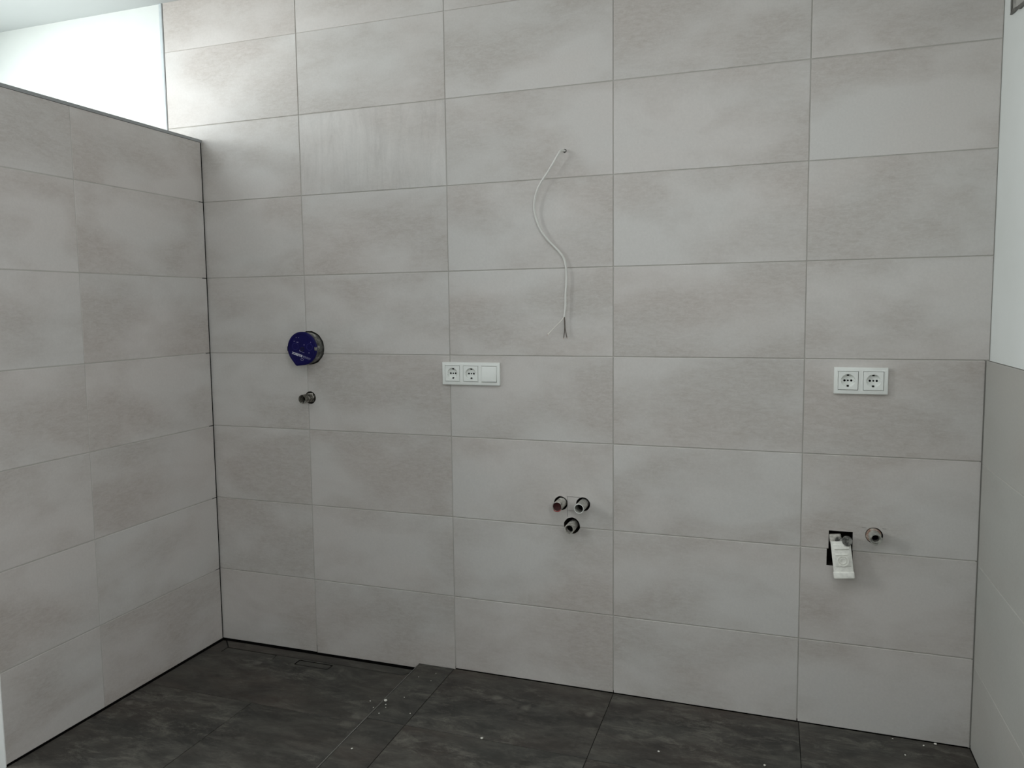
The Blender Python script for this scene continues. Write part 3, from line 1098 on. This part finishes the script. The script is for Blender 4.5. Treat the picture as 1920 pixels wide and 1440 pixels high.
MB().tube([p - cbo for p in spline(cp)], 0.0037, 12).build('sheath', M['cable'], cb, smooth=True)
end = cp[-1]
for pts, mt, lb in (([end + Vector((0, 0, 0.008)), at(-0.1770, 1.3330, -0.016), at(-0.2050, 1.3055, -0.020), at(-0.2307, 1.2800, -0.022)], M['wire_white'], 'pale wire bent to the left'),
                    ([end + Vector((0, 0, 0.008)), at(-0.1710, 1.3280, -0.013), at(-0.1700, 1.3000, -0.013), at(-0.1735, 1.2692, -0.013)], M['wire_dark'], 'dark wire hanging down'),
                    ([end + Vector((0, 0, 0.008)), at(-0.1690, 1.3250, -0.011), at(-0.1680, 1.3000, -0.012), at(-0.1621, 1.2700, -0.012)], M['wire_dark'], 'dark wire hanging down')):
    sp = [p - cbo for p in spline(pts, 6)]
    wv = MB().tube(sp, 0.0015, 8).build('wire', mt, cb, smooth=True)
    wv['label'] = lb
    d = (sp[-1] - sp[-2]).normalized()
    MB().tube([sp[-1] - d * 0.0015, sp[-1] + d * 0.004], 0.0007, 6).build('bare_tip', M['copper'], wv)
MB().lathe([(0.0058, 0.020), (0.0058, 0.002), (0.0050, 0.0015), (0.0042, 0.0015)], 0, 0, 16).build('wall_grommet', M['dark_joint'], cb)

# ---------------------------------------------------------------- roughly patched flush box in the right wall
fb = thing('wall_box', 'grey rough-edged flush box in the white wall at the top right corner', 'wall box', (XR, -0.200, 2.270))
mb = MB()
y0, y1, z0, z1 = 0.118, -0.130, -0.118, 0.150
oi_ = []


def jag_strip(name, pts, w, mat):
    mb = MB()
    a = []
    for i, (yy, zz) in enumerate(pts):
        a.append((yy, zz, w * (1 + R.uniform(-0.3, 0.3))))
    vs = []
    nn = len(a)
    for i, (yy, zz, ww) in enumerate(a):
        p = a[max(i - 1, 0)]
        q = a[min(i + 1, nn - 1)]
        d = Vector((q[0] - p[0], q[1] - p[1])).normalized()
        nx, nz = -d.y, d.x
        for s, dx in ((-1, 0.0), (-1, -0.004), (1, -0.0055), (1, 0.0)):
            vs.append((dx, yy + s * nx * ww / 2, zz + s * nz * ww / 2))
    fs = []
    for i in range(nn - 1):
        for k in range(3):
            fs.append((4 * i + k, 4 * i + k + 1, 4 * i + 5 + k, 4 * i + 4 + k))
    fs += [(0, 1, 2, 3), tuple(4 * (nn - 1) + k for k in range(4))]
    return mb.add(vs, fs).build(name, mat, fb)


def seg_pts(a, b, n=9, j=0.0022):
    return [(a[0] + (b[0] - a[0]) * k / n + R.uniform(-j, j), a[1] + (b[1] - a[1]) * k / n + R.uniform(-j, j)) for k in range(n + 1)]


jag_strip('torn_edge', seg_pts((y0, z0), (y0 + 0.002, z1)), 0.016, M['rough_dark'])
jag_strip('torn_edge', seg_pts((y0 + 0.004, z0), (y1, z0 - 0.030)), 0.010, M['rough_dark'])
jag_strip('torn_edge', seg_pts((y1, z0 - 0.030), (y1, z1)), 0.014, M['rough_dark'])
jag_strip('torn_edge', seg_pts((y0, z1), (y1, z1)), 0.012, M['rough_dark'])
mb = MB()
nn = 8
vs = []
for i in range(nn + 1):
    for j in range(nn + 1):
        yy = y0 + (y1 - y0) * i / nn
        zz = (z0 - 0.030 * i / nn) + (z1 - z0 + 0.030 * i / nn) * j / nn
        vs.append((-0.0022 - R.uniform(0, 0.0018), yy, zz))
fs = [(i * (nn + 1) + j, i * (nn + 1) + j + 1, (i + 1) * (nn + 1) + j + 1, (i + 1) * (nn + 1) + j) for i in range(nn) for j in range(nn)]
po = MB().add(vs, fs).build('patch_plaster', M['rough_plaster'], fb)
sm = po.modifiers.new('thick', 'SOLIDIFY')
sm.thickness = 0.0018
jag_strip('crack', seg_pts((0.090, -0.070), (-0.02, -0.060), 8, 0.004), 0.005, M['rough_dark'])
jag_strip('crack', seg_pts((0.075, -0.010), (-0.05, 0.030), 8, 0.006), 0.006, M['rough_dark'])

# ---------------------------------------------------------------- plaster crumbs on the floor


def crumb(x, y, s, label, group=None, flat=0.6, z=ZM):
    b = bmesh.new()
    s *= 0.9
    bmesh.ops.create_icosphere(b, subdivisions=1, radius=s)
    for v_ in b.verts:
        v_.co = Vector((v_.co.x * R.uniform(0.7, 1.3), v_.co.y * R.uniform(0.7, 1.3), v_.co.z * flat * R.uniform(0.7, 1.2)))
    lo = min(v_.co.z for v_ in b.verts)
    for v_ in b.verts:
        v_.co.z -= lo
    o = bm_obj('plaster_crumb', b, M['crumb'], None, (x, y, z), (0, 0, R.uniform(0, 6)), smooth=False)
    tag(o, label, 'debris', group)
    return o


crumb(-0.738, -0.297, 0.0075, 'largest white plaster crumb, lying against the steel step edge', None, 0.7, ZM + 0.0002)
for (x_, y_, s_, l_) in [(-0.727, -0.318, 0.0040, 'small white crumb just in front of the largest plaster crumb at the step'),
                         (-0.718, -0.335, 0.0028, 'tiny white crumb, second in front of the largest plaster crumb'),
                         (-0.721, -0.377, 0.0036, 'white crumb beside the steel edge just behind the first floor joint'),
                         (-0.688, -0.255, 0.0030, 'tiny white crumb to the right of and behind the largest plaster crumb'),
                         (-0.621, -0.345, 0.0032, 'tiny white crumb beside the narrow tile strip\'s right joint'),
                         (-0.649, -0.117, 0.0026, 'tiny white crumb on the narrow tile strip, middle of three near the wall'),
                         (-0.705, -0.104, 0.0026, 'tiny white crumb close to the steel edge near the back wall'),
                         (-0.655, -0.060, 0.0026, 'tiny white crumb on the narrow tile strip, nearest the back wall')]:
    crumb(x_, y_, s_ * 0.75, l_)
crumb(-0.779, -0.311, 0.0030, 'tiny white crumb on the shower floor, the nearer one to the steel edge', None, 0.6, zs(-0.311))
crumb(-0.812, -0.275, 0.0030, 'tiny white crumb on the shower floor, the farther one from the steel edge', None, 0.6, zs(-0.275))
crumb(0.965, -0.030, 0.0032, 'small white crumb just left of the largest one near the right corner')
crumb(0.881, -0.018, 0.0030, 'thin pale crumb by the back wall, leftmost of those near the right corner')
crumb(0.904, -0.101, 0.0030, 'tiny white crumb near the right corner, farthest out from the back wall')
crumb(1.000, -0.012, 0.0055, 'largest white crumb near the right corner, touching the back wall tiles')
crumb(-0.337, -0.413, 0.0058, 'white crumb on the floor joint between the step edge and the middle')
crumb(0.200, -0.312, 0.0040, 'small white crumb alone on the middle of the dark floor')
crumb(-0.700, -0.589, 0.0040, 'small white crumb beside the steel edge close to the picture bottom')
crumb(0.506, -0.287, 0.0045, 'small white crumb at the picture bottom, left of the right floor joint')
